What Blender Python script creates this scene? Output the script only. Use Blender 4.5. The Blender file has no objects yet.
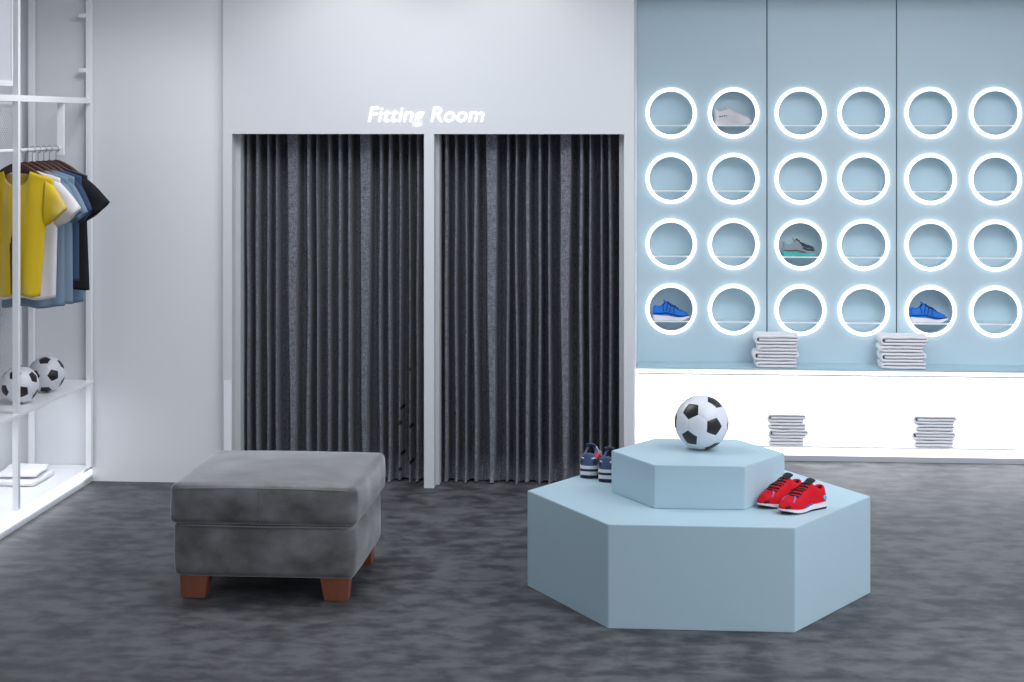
import bpy, bmesh, math, random
from math import sin, cos, pi, sqrt, exp, radians
from mathutils import Vector, Matrix, noise

S = bpy.context.scene
C = S.collection
random.seed(4)

# ---------------------------------------------------------------- camera, world, lights, exposure
cam = bpy.data.cameras.new('camera')
cam.sensor_width = 36
cam.lens = 36 * 1820 / 1024
cam.shift_y = -221 / 1024
cam.clip_end = 60
camo = bpy.data.objects.new('camera', cam)
C.objects.link(camo)
camo.location = (0, 0, 2.1)
camo.rotation_euler = (radians(90), 0, radians(4.649))
S.camera = camo

W = bpy.data.worlds.new('world')
S.world = W
W.use_nodes = True
W.node_tree.nodes['Background'].inputs[0].default_value = (0.80, 0.84, 0.95, 1)
W.node_tree.nodes['Background'].inputs[1].default_value = 0.60
S.view_settings.view_transform = 'Standard'
S.view_settings.look = 'None'
S.view_settings.gamma = 1
S.view_settings.exposure = 0.25
S.view_settings.use_curve_mapping = False


def area(name, loc, size, power, col=(1, 1, 1), rot=(0, 0, 0), spread=180):
    l = bpy.data.lights.new(name, 'AREA')
    l.shape = 'RECTANGLE'
    l.size, l.size_y = size
    l.energy = power
    l.color = col
    l.spread = radians(spread)
    o = bpy.data.objects.new(name, l)
    o.location = loc
    o.rotation_euler = [radians(a) for a in rot]
    C.objects.link(o)
    return o


def spot(name, loc, target, power, angle, blend=0.8, col=(1, 1, 1), radius=0.06):
    l = bpy.data.lights.new(name, 'SPOT')
    l.energy = power
    l.spot_size = radians(angle)
    l.spot_blend = blend
    l.color = col
    l.shadow_soft_size = radius
    o = bpy.data.objects.new(name, l)
    o.location = loc
    o.rotation_euler = (Vector(target) - Vector(loc)).to_track_quat('-Z', 'Y').to_euler()
    C.objects.link(o)
    return o


COOL = (0.90, 0.94, 1.0)
area('ceiling_panel_light', (2.2, 6.6, 3.14), (2.6, 2.6), 66, COOL)
area('ceiling_panel_light', (-1.7, 8.7, 3.14), (1.8, 1.4), 42, COOL)
area('ceiling_panel_light', (3.0, 3.6, 3.14), (1.8, 3.0), 110, COOL)
area('ceiling_panel_light', (2.6, 8.6, 3.14), (1.6, 1.6), 25, COOL)
area('added_board_fill', (1.2, 8.3, 3.12), (2.6, 0.25), 16, COOL, (50, 0, 0), 120)  # unseen fill lamp, added to brighten the blue boards and niches
spot('ceiling_downlight', (-1.72, 9.75, 3.1), (-1.72, 10.31, 2.2), 7, 120)
spot('ceiling_downlight', (-0.85, 9.75, 3.1), (-0.85, 10.31, 2.2), 7, 120)
spot('ceiling_downlight', (-2.75, 9.3, 3.1), (-3.15, 10.0, 1.3), 12, 100)  # unseen lamp, moved here to brighten the rack


# ---------------------------------------------------------------- materials
def mat(name, col, rough=0.5, spec=0.5, metal=0.0, sheen=0.0, emit=0.0, ecol=None, bump=None, vary=None, coat=0.0):
    m = bpy.data.materials.new(name)
    m.use_nodes = True
    nt = m.node_tree
    b = nt.nodes['Principled BSDF']
    b.inputs['Base Color'].default_value = (*col, 1)
    b.inputs['Roughness'].default_value = rough
    b.inputs['Specular IOR Level'].default_value = spec
    b.inputs['Metallic'].default_value = metal
    b.inputs['Coat Weight'].default_value = coat
    if sheen:
        b.inputs['Sheen Weight'].default_value = sheen
        b.inputs['Sheen Roughness'].default_value = 0.35
    if emit:
        b.inputs['Emission Color'].default_value = (*(ecol or col), 1)
        b.inputs['Emission Strength'].default_value = emit
    tc = nt.nodes.new('ShaderNodeTexCoord')
    mp = nt.nodes.new('ShaderNodeMapping')
    nt.links.new(tc.outputs['Object'], mp.inputs[0])
    if vary:                                   # (colour 2, noise scale, mapping scale, contrast lo, hi)
        c2, sc, ms, lo, hi = vary
        mp.inputs['Scale'].default_value = ms
        n = nt.nodes.new('ShaderNodeTexNoise')
        n.inputs['Scale'].default_value = sc
        n.inputs['Detail'].default_value = 6
        n.inputs['Roughness'].default_value = 0.55
        nt.links.new(mp.outputs[0], n.inputs['Vector'])
        r = nt.nodes.new('ShaderNodeValToRGB')
        r.color_ramp.elements[0].position = lo
        r.color_ramp.elements[1].position = hi
        r.color_ramp.elements[0].color = (*col, 1)
        r.color_ramp.elements[1].color = (*c2, 1)
        nt.links.new(n.outputs['Fac'], r.inputs[0])
        nt.links.new(r.outputs[0], b.inputs['Base Color'])
    if bump:
        sc, st = bump
        n = nt.nodes.new('ShaderNodeTexNoise')
        n.inputs['Scale'].default_value = sc
        n.inputs['Detail'].default_value = 3
        nt.links.new(tc.outputs['Object'], n.inputs['Vector'])
        bp = nt.nodes.new('ShaderNodeBump')
        bp.inputs['Strength'].default_value = st
        bp.inputs['Distance'].default_value = 0.01
        nt.links.new(n.outputs['Fac'], bp.inputs['Height'])
        nt.links.new(bp.outputs[0], b.inputs['Normal'])
    return m


M = {}
M['wall'] = mat('painted_wall', (0.76, 0.77, 0.79), 0.55, 0.3)
M['header'] = mat('painted_partition', (0.66, 0.67, 0.69), 0.55, 0.3)
M['jamb'] = mat('jamb_paint', (0.55, 0.56, 0.57), 0.5, 0.3)
M['white'] = mat('white_paint', (0.86, 0.87, 0.89), 0.4, 0.4)
M['metalwhite'] = mat('white_powder_coat', (0.90, 0.91, 0.93), 0.35, 0.5)
M['greyedge'] = mat('grey_edge', (0.50, 0.51, 0.54), 0.4, 0.4)
M['blue'] = mat('pale_blue_board', (0.56, 0.70, 0.77), 0.42, 0.4)
M['blueplat'] = mat('pale_blue_lacquer', (0.47, 0.63, 0.71), 0.45, 0.4)
M['groove'] = mat('groove', (0.12, 0.2, 0.25), 0.7)
M['led'] = mat('led_tube', (1, 1, 1), 0.5, emit=1.45, ecol=(0.95, 0.99, 1.0))
M['ledstrip'] = mat('led_strip', (1, 1, 1), 0.5, emit=1.1, ecol=(0.96, 0.98, 1.0))
M['letters'] = mat('lit_letters', (1, 1, 1), 0.5, emit=1.0, ecol=(0.97, 0.98, 1.0))
M['boardgrey'] = mat('pale_grey_board', (0.6, 0.61, 0.64), 0.5)
M['floor'] = None
M['ceil'] = mat('ceiling_paint', (0.45, 0.46, 0.48), 0.8)
M['curtain'] = None
M['speck'] = mat('dark_speck', (0.003, 0.003, 0.004), 0.8)
M['velvet'] = mat('grey_velvet', (0.095, 0.093, 0.091), 0.52, 0.5, sheen=1.0, vary=((0.225, 0.222, 0.226), 6, (1, 1, 1.3), 0.36, 0.66), bump=(220, 0.15))
M['piping'] = mat('grey_piping', (0.20, 0.20, 0.205), 0.7, 0.25, sheen=0.6)
M['wood'] = mat('brown_wood', (0.22, 0.070, 0.036), 0.42, 0.4, vary=((0.28, 0.095, 0.050), 9, (1, 1, 0.25), 0.35, 0.7))
M['hangwood'] = mat('hanger_wood', (0.060, 0.022, 0.014), 0.4, 0.5)
M['steel'] = mat('steel', (0.35, 0.35, 0.37), 0.3, 0.5, metal=1.0)
M['ballwhite'] = mat('ball_white', (0.78, 0.79, 0.84), 0.35, 0.5)
M['ballblack'] = mat('ball_black', (0.018, 0.016, 0.018), 0.35, 0.5)
M['seam'] = mat('ball_seam', (0.50, 0.51, 0.55), 0.6)
M['towel'] = mat('white_terry', (0.90, 0.90, 0.93), 0.9, 0.1, sheen=0.2, bump=(300, 0.3))
M['mesh'] = mat('mesh_metal', (0.84, 0.85, 0.88), 0.35, 0.5)


def floor_mat():
    m = bpy.data.materials.new('mottled_concrete_tile')
    m.use_nodes = True
    nt = m.node_tree
    b = nt.nodes['Principled BSDF']
    tc = nt.nodes.new('ShaderNodeTexCoord')

    def nz(scale, detail, rough, dist, ms=(1, 1, 1)):
        mp = nt.nodes.new('ShaderNodeMapping')
        mp.inputs['Scale'].default_value = ms
        nt.links.new(tc.outputs['Object'], mp.inputs[0])
        n = nt.nodes.new('ShaderNodeTexNoise')
        n.inputs['Scale'].default_value = scale
        n.inputs['Detail'].default_value = detail
        n.inputs['Roughness'].default_value = rough
        n.inputs['Distortion'].default_value = dist
        nt.links.new(mp.outputs[0], n.inputs['Vector'])
        return n
    a = nz(9.0, 6, 0.55, 0.15, (0.75, 1.0, 1))
    c = nz(1.6, 3, 0.5, 0.3)
    mx = nt.nodes.new('ShaderNodeMix')
    mx.data_type = 'FLOAT'
    mx.inputs[0].default_value = 0.28
    nt.links.new(a.outputs['Fac'], mx.inputs[2])
    nt.links.new(c.outputs['Fac'], mx.inputs[3])
    r = nt.nodes.new('ShaderNodeValToRGB')
    e = r.color_ramp.elements
    e[0].position, e[0].color = 0.41, (0.040, 0.041, 0.047, 1)
    e[1].position, e[1].color = 0.59, (0.118, 0.119, 0.127, 1)
    nt.links.new(mx.outputs[0], r.inputs[0])
    nt.links.new(r.outputs[0], b.inputs['Base Color'])
    b.inputs['Roughness'].default_value = 0.42
    b.inputs['Specular IOR Level'].default_value = 0.45
    rr = nt.nodes.new('ShaderNodeMapRange')
    rr.inputs['To Min'].default_value = 0.52
    rr.inputs['To Max'].default_value = 0.68
    nt.links.new(a.outputs['Fac'], rr.inputs['Value'])
    nt.links.new(rr.outputs[0], b.inputs['Roughness'])
    return m


def curtain_mat():
    m = bpy.data.materials.new('charcoal_woven_cloth')
    m.use_nodes = True
    nt = m.node_tree
    b = nt.nodes['Principled BSDF']
    tc = nt.nodes.new('ShaderNodeTexCoord')
    mp = nt.nodes.new('ShaderNodeMapping')
    mp.inputs['Scale'].default_value = (260, 260, 60)
    n = nt.nodes.new('ShaderNodeTexNoise')
    n.inputs['Scale'].default_value = 1
    n.inputs['Detail'].default_value = 2
    nt.links.new(tc.outputs['Object'], mp.inputs[0])
    nt.links.new(mp.outputs[0], n.inputs['Vector'])
    mp2 = nt.nodes.new('ShaderNodeMapping')
    mp2.inputs['Scale'].default_value = (60, 60, 330)
    n2 = nt.nodes.new('ShaderNodeTexNoise')
    n2.inputs['Scale'].default_value = 1
    nt.links.new(tc.outputs['Object'], mp2.inputs[0])
    nt.links.new(mp2.outputs[0], n2.inputs['Vector'])
    ad = nt.nodes.new('ShaderNodeMath')
    ad.operation = 'ADD'
    nt.links.new(n.outputs['Fac'], ad.inputs[0])
    nt.links.new(n2.outputs['Fac'], ad.inputs[1])
    r = nt.nodes.new('ShaderNodeValToRGB')
    e = r.color_ramp.elements
    e[0].position, e[0].color = 0.35, (0.050, 0.052, 0.064, 1)
    e[1].position, e[1].color = 0.65, (0.245, 0.250, 0.290, 1)
    h = nt.nodes.new('ShaderNodeMath')
    h.operation = 'MULTIPLY'
    h.inputs[1].default_value = 0.5
    nt.links.new(ad.outputs[0], h.inputs[0])
    nt.links.new(h.outputs[0], r.inputs[0])
    nt.links.new(r.outputs[0], b.inputs['Base Color'])
    b.inputs['Roughness'].default_value = 0.6
    b.inputs['Specular IOR Level'].default_value = 0.3
    b.inputs['Sheen Weight'].default_value = 0.15
    return m


M['floor'] = floor_mat()
M['curtain'] = curtain_mat()


# ---------------------------------------------------------------- helpers
def setp(o, label=None, cat=None, group=None, kind=None):
    if label: o['label'] = label
    if cat: o['category'] = cat
    if group: o['group'] = group
    if kind: o['kind'] = kind
    return o


def smooth01(t):
    t = max(0.0, min(1.0, t))
    return t * t * (3 - 2 * t)


def empty(name, loc=(0, 0, 0), rz=0):
    o = bpy.data.objects.new(name, None)
    o.location = loc
    o.rotation_euler = (0, 0, rz)
    o.empty_display_size = 0.1
    C.objects.link(o)
    return o


def link(name, bm, mats, parent=None, smooth=False, loc=None, rz=0, recalc=True):
    me = bpy.data.meshes.new(name)
    if recalc:
        bmesh.ops.recalc_face_normals(bm, faces=bm.faces)
    if smooth:
        for f in bm.faces: f.smooth = True
    bm.to_mesh(me)
    bm.free()
    for m in (mats if isinstance(mats, (list, tuple)) else [mats]):
        me.materials.append(m)
    o = bpy.data.objects.new(name, me)
    C.objects.link(o)
    if parent: o.parent = parent
    if loc: o.location = loc
    o.rotation_euler = (0, 0, rz)
    return o


def copy_tree(o, parent=None):
    c = o.copy()
    C.objects.link(c)
    c.parent = parent
    for ch in list(o.children):
        copy_tree(ch, c)
    return c


def add_box(bm, x0, x1, y0, y1, z0, z1, mi=0, bev=0):
    vs = [bm.verts.new((x, y, z)) for z in (z0, z1) for y in (y0, y1) for x in (x0, x1)]
    fs = []
    for q in ((0, 2, 3, 1), (4, 5, 7, 6), (0, 1, 5, 4), (2, 6, 7, 3), (0, 4, 6, 2), (1, 3, 7, 5)):
        f = bm.faces.new([vs[i] for i in q])
        f.material_index = mi
        fs.append(f)
    if bev:
        es = list({e for f in fs for e in f.edges})
        bmesh.ops.bevel(bm, geom=es, offset=bev, segments=2, affect='EDGES', profile=0.5)
    return bm


def boxobj(name, b, m, parent=None, bev=0.0):
    bm = bmesh.new()
    add_box(bm, *b, bev=bev)
    return link(name, bm, m, parent)


def add_tube(bm, pts, r, n=10, closed=False, mi=0, caps=True):
    """round tube through points; r number or list"""
    pts = [Vector(p) for p in pts]
    rings = []
    N = len(pts)
    prev = None
    for i, p in enumerate(pts):
        if closed:
            t = pts[(i + 1) % N] - pts[i - 1]
        else:
            t = pts[min(i + 1, N - 1)] - pts[max(i - 1, 0)]
        t.normalize()
        if prev is None:
            a = Vector((0, 0, 1)) if abs(t.z) < 0.9 else Vector((1, 0, 0))
            u = t.cross(a).normalized()
        else:
            u = (prev - t * prev.dot(t)).normalized()
        prev = u
        v = t.cross(u)
        rr = r[i] if isinstance(r, (list, tuple)) else r
        rings.append([bm.verts.new(p + rr * (cos(2 * pi * k / n) * u + sin(2 * pi * k / n) * v)) for k in range(n)])
    for i in range(N if closed else N - 1):
        A, B = rings[i], rings[(i + 1) % N]
        for k in range(n):
            f = bm.faces.new((A[k], A[(k + 1) % n], B[(k + 1) % n], B[k]))
            f.material_index = mi
            f.smooth = True
    if caps and not closed:
        bm.faces.new(rings[0][::-1]).material_index = mi
        bm.faces.new(rings[-1]).material_index = mi


def prism(bm, poly, z0, z1, mi=0):
    lo = [bm.verts.new((x, y, z0)) for x, y in poly]
    hi = [bm.verts.new((x, y, z1)) for x, y in poly]
    n = len(poly)
    bm.faces.new(lo[::-1]).material_index = mi
    bm.faces.new(hi).material_index = mi
    for i in range(n):
        bm.faces.new((lo[i], lo[(i + 1) % n], hi[(i + 1) % n], hi[i])).material_index = mi


# ---------------------------------------------------------------- the setting
FY = 10.31      # front of the fitting room partition
BY = 11.60      # face of the pale blue wall panels
LY = 11.32      # front of the counter ledge
RX = -0.146     # left return of the recess
CZ = 3.2
setp(boxobj('floor', (-4.2, 4.4, -1.5, 12.2, -0.1, 0.0), M['floor']), kind='structure')
setp(boxobj('ceiling', (-4.2, 4.4, -1.5, 12.2, CZ, CZ + 0.1), M['ceil']), kind='structure')
setp(boxobj('wall_left', (-4.2, -3.76, 6.0, 12.2, 0, CZ), M['wall']), kind='structure')
bm = bmesh.new()
add_box(bm, -3.76, -2.47, FY + 0.045, FY + 0.3, 0, 2.035)
add_box(bm, -3.76, -2.47, FY + 0.047, FY + 0.3, 2.035, CZ)
setp(link('wall_back', bm, M['wall']), kind='structure')
# partition with the two fitting room openings
OPEN = [(-2.455, -1.342), (-1.285, -0.203)]
OZ = 2.02
bm = bmesh.new()
add_box(bm, -2.508, RX, FY, FY + 0.31, OZ, CZ)
add_box(bm, -2.508, OPEN[0][0], FY, FY + 0.31, 0, OZ)
add_box(bm, OPEN[0][1], OPEN[1][0], FY, FY + 0.31, 0, OZ)
add_box(bm, OPEN[1][1], RX, FY, FY + 0.31, 0, OZ)
setp(link('wall_partition', bm, M['header']), kind='structure')
bm = bmesh.new()
add_box(bm, RX - 0.1, RX, FY + 0.31, 12.0, 0, CZ)
setp(link('wall_recess_side', bm, M['white']), kind='structure')
bm = bmesh.new()
add_box(bm, -2.6, RX - 0.1, 11.5, 11.6, 0, CZ)
add_box(bm, -2.6, -2.508, FY + 0.31, 11.5, 0, CZ)
setp(link('wall_fitting_room', bm, M['wall']), kind='structure')
# jamb strips
k = 1
for x0, x1 in ((-2.455, -2.428), (-1.285, -1.266), (-0.232, -0.203)):
    setp(boxobj('trim_%d' % k, (x0, x1, FY + 0.10, FY + 0.30, 0, OZ), M['jamb']), kind='structure')
    k += 1
setp(boxobj('trim_%d' % k, (-2.502, -2.457, FY - 0.006, FY, 0, 0.60), M['white']), kind='structure')
# recess: back wall behind panels, unseen shading block overhead
bm = bmesh.new()
add_box(bm, RX, 4.0, 11.80, 11.9, 0.5, CZ)
add_box(bm, RX, 4.0, 11.67, 11.9, 0, 0.5)
setp(link('wall_recess_back', bm, M['white']), kind='structure')
setp(boxobj('wall_right', (4.0, 4.1, 6.0, 12.0, 0, CZ), M['wall']), kind='structure')
setp(boxobj('ceiling_shade_block', (RX, 4.0, FY + 0.0, 11.8, 2.94, CZ), M['ceil']), kind='structure')  # unseen drop, added to darken the top of the blue boards


# ---------------------------------------------------------------- pale blue panels with round niches
COLX = [0.070, 0.464, 0.883, 1.277, 1.692, 2.092]
ROWZ = [2.144, 1.729, 1.313, 0.900]
RH = 0.1485
SEAMS = [RX + 0.001, 0.674, 1.482, 2.30]


def panel_with_holes(name, x0, x1, centres, parent=None):
    """board with true round holes, built cell by cell"""
    bm = bmesh.new()
    zs = [0.567]
    for z in sorted(ROWZ): zs += [z - 0.19, z + 0.19]
    zs += [3.02]
    xs = [x0]
    for cx in sorted(centres): xs += [cx - 0.17, cx + 0.17]
    xs += [x1]
    N = 64
    for i in range(len(xs) - 1):
        for j in range(len(zs) - 1):
            a, b, c, d = xs[i], xs[i + 1], zs[j], zs[j + 1]
            hole = i % 2 == 1 and j % 2 == 1
            if not hole:
                add_box_front(bm, a, b, c, d)
                continue
            cx, cz = (a + b) / 2, (c + d) / 2
            outer, inner, back = [], [], []
            for k in range(N):
                t = 2 * pi * (k + 0.5) / N
                ux, uz = cos(t), sin(t)
                s = min((b - a) / 2 / max(abs(ux), 1e-6), (d - c) / 2 / max(abs(uz), 1e-6))
                outer.append(bm.verts.new((cx + ux * s, BY, cz + uz * s)))
                inner.append(bm.verts.new((cx + ux * RH, BY, cz + uz * RH)))
                back.append(bm.verts.new((cx + ux * RH, BY + 0.03, cz + uz * RH)))
            corners = {0: bm.verts.new((b, BY, d)), 1: bm.verts.new((a, BY, d)), 2: bm.verts.new((a, BY, c)), 3: bm.verts.new((b, BY, c))}
            for k in range(N):
                k2 = (k + 1) % N
                q = [inner[k], outer[k], outer[k2], inner[k2]]
                A, B = outer[k].co, outer[k2].co
                if abs(A.x - B.x) > 1e-6 and abs(A.z - B.z) > 1e-6:
                    mid = Vector(((A.x + B.x) / 2 - cx, 0, (A.z + B.z) / 2 - cz))
                    ci = 0 if mid.x > 0 and mid.z > 0 else 1 if mid.x < 0 and mid.z > 0 else 2 if mid.x < 0 else 3
                    q = [inner[k], outer[k], corners[ci], outer[k2], inner[k2]]
                bm.faces.new(q)
                bm.faces.new((inner[k], inner[k2], back[k2], back[k]))
    # edges of the board
    for X in (x0, x1):
        bm.faces.new([bm.verts.new(p) for p in ((X, BY, zs[0]), (X, BY + 0.03, zs[0]), (X, BY + 0.03, zs[-1]), (X, BY, zs[-1]))])
    o = link(name, bm, M['blue'], parent)
    return o


def add_box_front(bm, a, b, c, d):
    bm.faces.new([bm.verts.new(p) for p in ((a, BY, c), (b, BY, c), (b, BY, d), (a, BY, d))])


pn = ['leftmost', 'middle', 'rightmost']
for i in range(3):
    o = panel_with_holes('niche_board', SEAMS[i] + (0.004 if i else 0), SEAMS[i + 1] - 0.004, COLX[2 * i:2 * i + 2])
    desc = ['pale blue wall board nearest the curtains, with a white and a blue sneaker',
            'tall pale blue wall panel holding only the grey and teal sneaker',
            'tall pale blue wall panel furthest from the curtains, with one blue sneaker'][i]
    setp(o, desc, 'wall board', 'pale blue wall panels with round niches')
# shadow gaps behind the boards and the plain board going on to the side wall
bm = bmesh.new()
for x in SEAMS[1:]:
    add_box(bm, x - 0.03, x + 0.03, BY + 0.012, BY + 0.02, 0.567, 3.02)
setp(link('trim_5', bm, M['groove']), kind='structure')
setp(boxobj('wall_recess_plain', (2.304, 4.0, BY, 11.8, 0.567, 3.02), M['blue']), kind='structure')


def make_niche():
    root = empty('display_niche', (0, BY, 0))
    # ring light: round tube standing a little proud of the board
    bm = bmesh.new()
    R0 = 0.149
    add_tube(bm, [(R0 * cos(2 * pi * k / 64), -0.006, R0 * sin(2 * pi * k / 64)) for k in range(64)], 0.0118, 10, closed=True)
    link('ring_light', bm, M['led'], root, smooth=True)
    # cup behind the board
    bm = bmesh.new()
    N = 48
    prof = [(RH - 0.002, 0.002), (RH - 0.002, 0.165), (RH - 0.012, 0.175), (0.09, 0.176), (0.0, 0.176)]
    rings = []
    for r, y in prof[:-1]:
        rings.append([bm.verts.new((r * cos(2 * pi * k / N), y, r * sin(2 * pi * k / N))) for k in range(N)])
    cv = bm.verts.new((0, prof[-1][1], 0))
    for a, b in zip(rings, rings[1:]):
        for k in range(N):
            bm.faces.new((a[k], b[k], b[(k + 1) % N], a[(k + 1) % N]))
    for k in range(N):
        bm.faces.new((rings[-1][k], cv, rings[-1][(k + 1) % N]))
    for f in bm.faces: f.smooth = True
    link('niche_cup', bm, M['blue'], root)
    hw = sqrt((RH - 0.003) ** 2 - 0.079 ** 2)
    bm = bmesh.new()
    add_box(bm, -hw, hw, 0.0, 0.172, -0.082, -0.076, bev=0.001)
    sh = link('niche_shelf', bm, M['shelfm'], root)
    bm = bmesh.new()
    add_box(bm, -hw, hw, -0.0045, -0.0005, -0.0835, -0.0745, bev=0.0008)
    link('shelf_edge', bm, M['shelfedge'], sh)
    return root


M['shelfm'] = mat('clear_acrylic', (0.80, 0.88, 0.90), 0.08, 0.5)
M['shelfm'].node_tree.nodes['Principled BSDF'].inputs['Alpha'].default_value = 0.15
M['shelfedge'] = mat('white_shelf_edge', (0.9, 0.92, 0.93), 0.3)
rown = ['top row', 'second row down', 'third row down', 'bottom row']
coln = ['first', 'second', 'third', 'fourth', 'fifth', 'sixth']
held = {(0, 1): 'holding the white sneaker', (3, 0): 'holding a bright blue sneaker',
        (2, 2): 'holding the grey and teal sneaker', (3, 4): 'holding a bright blue sneaker'}
proto = make_niche()
first = True
for r in range(4):
    for c in range(6):
        o = proto if first else copy_tree(proto)
        first = False
        o.location = (COLX[c], BY, ROWZ[r])
        setp(o, 'round lit niche, %s, %s from the curtains, %s' % (rown[r], coln[c], held.get((r, c), 'empty')),
             'display niche', 'round ring-lit niches in the pale blue wall')

# ---------------------------------------------------------------- counter ledge and plinth under the panels
led = empty('display_counter', ((RX + 4.0) / 2, LY, 0.53))
setp(led, 'long white counter ledge with glowing front edge under the round niches', 'counter')


def child_box(name, b, m, parent, bev=0.0):
    o = boxobj(name, b, m, None, bev)
    o.parent = parent
    o.matrix_parent_inverse = Matrix.Translation(-Vector(parent.location))
    return o


child_box('counter_top', (RX + 0.003, 3.995, LY, BY + 0.18, 0.556, 0.567), M['blueplat'], led)
child_box('light_strip', (RX + 0.003, 3.995, LY + 0.002, LY + 0.03, 0.532, 0.556), M['ledstrip'], led)
child_box('counter_body', (RX + 0.003, 3.995, LY + 0.03, 11.665, 0.532, 0.556), M['white'], led)
child_box('edge_trim', (RX + 0.003, 3.995, LY, LY + 0.03, 0.524, 0.532), M['greyedge'], led)
l = area('under_counter_led', (1.9, LY + 0.12, 0.525), (4.1, 0.06), 22, (0.97, 0.985, 1.0))
pl = empty('plinth', ((RX + 4.0) / 2, LY, 0))
setp(pl, 'low white plinth with a lit front along the floor under the counter', 'plinth')
child_box('plinth_body', (RX + 0.003, 3.995, LY + 0.012, 11.665, 0.012, 0.082), M['white'], pl)
child_box('top_board', (RX + 0.003, 3.995, LY, 11.665, 0.082, 0.092), M['white'], pl)
child_box('light_strip', (RX + 0.003, 3.995, LY + 0.004, LY + 0.012, 0.034, 0.080), M['ledstrip'], pl)
child_box('kick_rail', (RX + 0.003, 3.995, LY, LY + 0.012, 0.0, 0.032), M['greyedge'], pl)


# ---------------------------------------------------------------- FITTING ROOM sign
def sign():
    root = empty('illuminated_sign', (-1.665, FY - 0.0016, 2.089))
    setp(root, 'glowing white italic Fitting Room lettering above the curtains', 'sign')
    txt = 'Fitting Room'

    def mk(s):
        cu = bpy.data.curves.new('t', 'FONT')
        cu.body = s
        cu.size = 0.124
        cu.shear = 0.22
        cu.offset = 0.0006
        cu.extrude = 0.002
        cu.space_character = 1.04
        o = bpy.data.objects.new('t', cu)
        C.objects.link(o)
        bpy.context.view_layer.update()
        me = bpy.data.meshes.new_from_object(o.evaluated_get(bpy.context.evaluated_depsgraph_get()))
        bpy.data.objects.remove(o)
        xs = [v.co.x for v in me.vertices]
        return me, (min(xs), max(xs)) if xs else (0, 0)
    full = mk(txt)[1]
    sx = 0.667 / (full[1] - full[0])
    for i, ch in enumerate(txt):
        if ch == ' ': continue
        me, (a, b) = mk(ch)
        pre = mk(txt[:i + 1])[1][1]
        if ch == 'i':
            pre = mk(txt[:i + 1])[1][1]
        o = bpy.data.objects.new('letter', me)
        me.materials.clear()
        me.materials.append(M['letters'])
        for v in me.vertices:
            x, y, z = v.co
            v.co = ((x + pre - b - full[0]) * sx, -z, y)
        C.objects.link(o)
        o.parent = root
    return root


sign()

# ---------------------------------------------------------------- curtains
RID1 = [(-2.402, 0), (-2.348, 0), (-2.281, 0), (-2.231, 0), (-2.138, 1), (-2.041, 0), (-1.992, 0), (-1.921, 0), (-1.857, 0),
        (-1.802, 0), (-1.708, 1), (-1.619, 0), (-1.566, 0), (-1.502, 0), (-1.449, 0), (-1.40, 0)]
RID2 = [(-1.235, 0), (-1.180, 0), (-1.116, 0), (-1.066, 0), (-0.970, 1), (-0.877, 0), (-0.828, 0), (-0.761, 0), (-0.693, 0),
        (-0.639, 0), (-0.543, 1), (-0.454, 0), (-0.402, 0), (-0.336, 0), (-0.287, 0)]


def curtain(ridges, x0, x1, specks, seed, label):
    bm = bmesh.new()
    nx, nz = int((x1 - x0) / 0.0026), 100
    zt = 2.07
    grid = []
    for j in range(nz + 1):
        z = zt * j / nz
        f = z / zt
        row = []
        for i in range(nx + 1):
            x = x0 + (x1 - x0) * i / nx
            h = 0.0
            xo = x
            for q, (rx, wide) in enumerate(ridges):
                wob = 0.006 * noise.noise((q * 3.1 + seed, z * 1.4, 0)) + 0.004 * (1 - f) * sin(q * 2.3)
                d = x - rx - wob
                d0 = d
                if wide:
                    half = 0.006 + 0.022 * f ** 0.7
                    d = max(0, abs(d) - half)
                    sg = 0.0135
                else:
                    half = 0.002 + 0.002 * sin(q * 1.7 + seed)
                    d = max(0, abs(d) - half)
                    sg = 0.0150 + 0.002 * sin(q * 2.9)
                hn = (1 - 0.10 * min(1.0, d / sg) ** 2) / (1 + (d / (sg * 0.66)) ** 4)
                if hn > h:
                    h = hn
                    bump = exp(-((hn - 0.45) / 0.28) ** 2)
                    xo = x - math.copysign(min(0.0055, abs(d0) * 0.5) * bump, d0)
            # shallow folds hidden in the valleys
            h = max(h, 0.06 + 0.06 * sin(x * 210 + seed + 1.2 * sin(x * 31)))
            depth = 0.14 - 0.06 * smooth01((0.16 - z) / 0.16)
            y = FY + 0.165 + depth * (1 - h)
            if z < 0.10:                       # cloth breaks on the floor
                t = (0.10 - z) / 0.10
                y -= t * t * (0.018 + 0.022 * sin(x * 39 + seed)) * (0.4 + 0.6 * h)
            zz = z
            if j == 0:
                zz = 0.004 + 0.008 * (0.5 + 0.5 * sin(x * 58 + seed))
            row.append(bm.verts.new((xo, y, max(zz, 0.003))))
        grid.append(row)
    for j in range(nz):
        for i in range(nx):
            f = bm.faces.new((grid[j][i], grid[j][i + 1], grid[j + 1][i + 1], grid[j + 1][i]))
            f.smooth = True
            c = f.calc_center_median()
            for sx, sz in specks:
                if abs(c.x - sx) < 0.0065 and abs(c.z - sz) < 0.0105:
                    f.material_index = 1
    o = link('curtain', bm, [M['curtain'], M['speck']], None, recalc=False)
    setp(o, label, 'curtain', 'fitting room curtains')
    # hem band and header tape are parts
    return o


def px2(x, y):       # a point of the cloth given by its place on the curtain plane
    D = math.atan(148 / 1820.0)
    a = x - 512
    v = (a * cos(D) - 1820 * sin(D), 1820 * cos(D) + a * sin(D), 120 - y)
    t = (FY + 0.18) / v[1]
    return (v[0] * t, 2.1 + v[2] * t)


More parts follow.
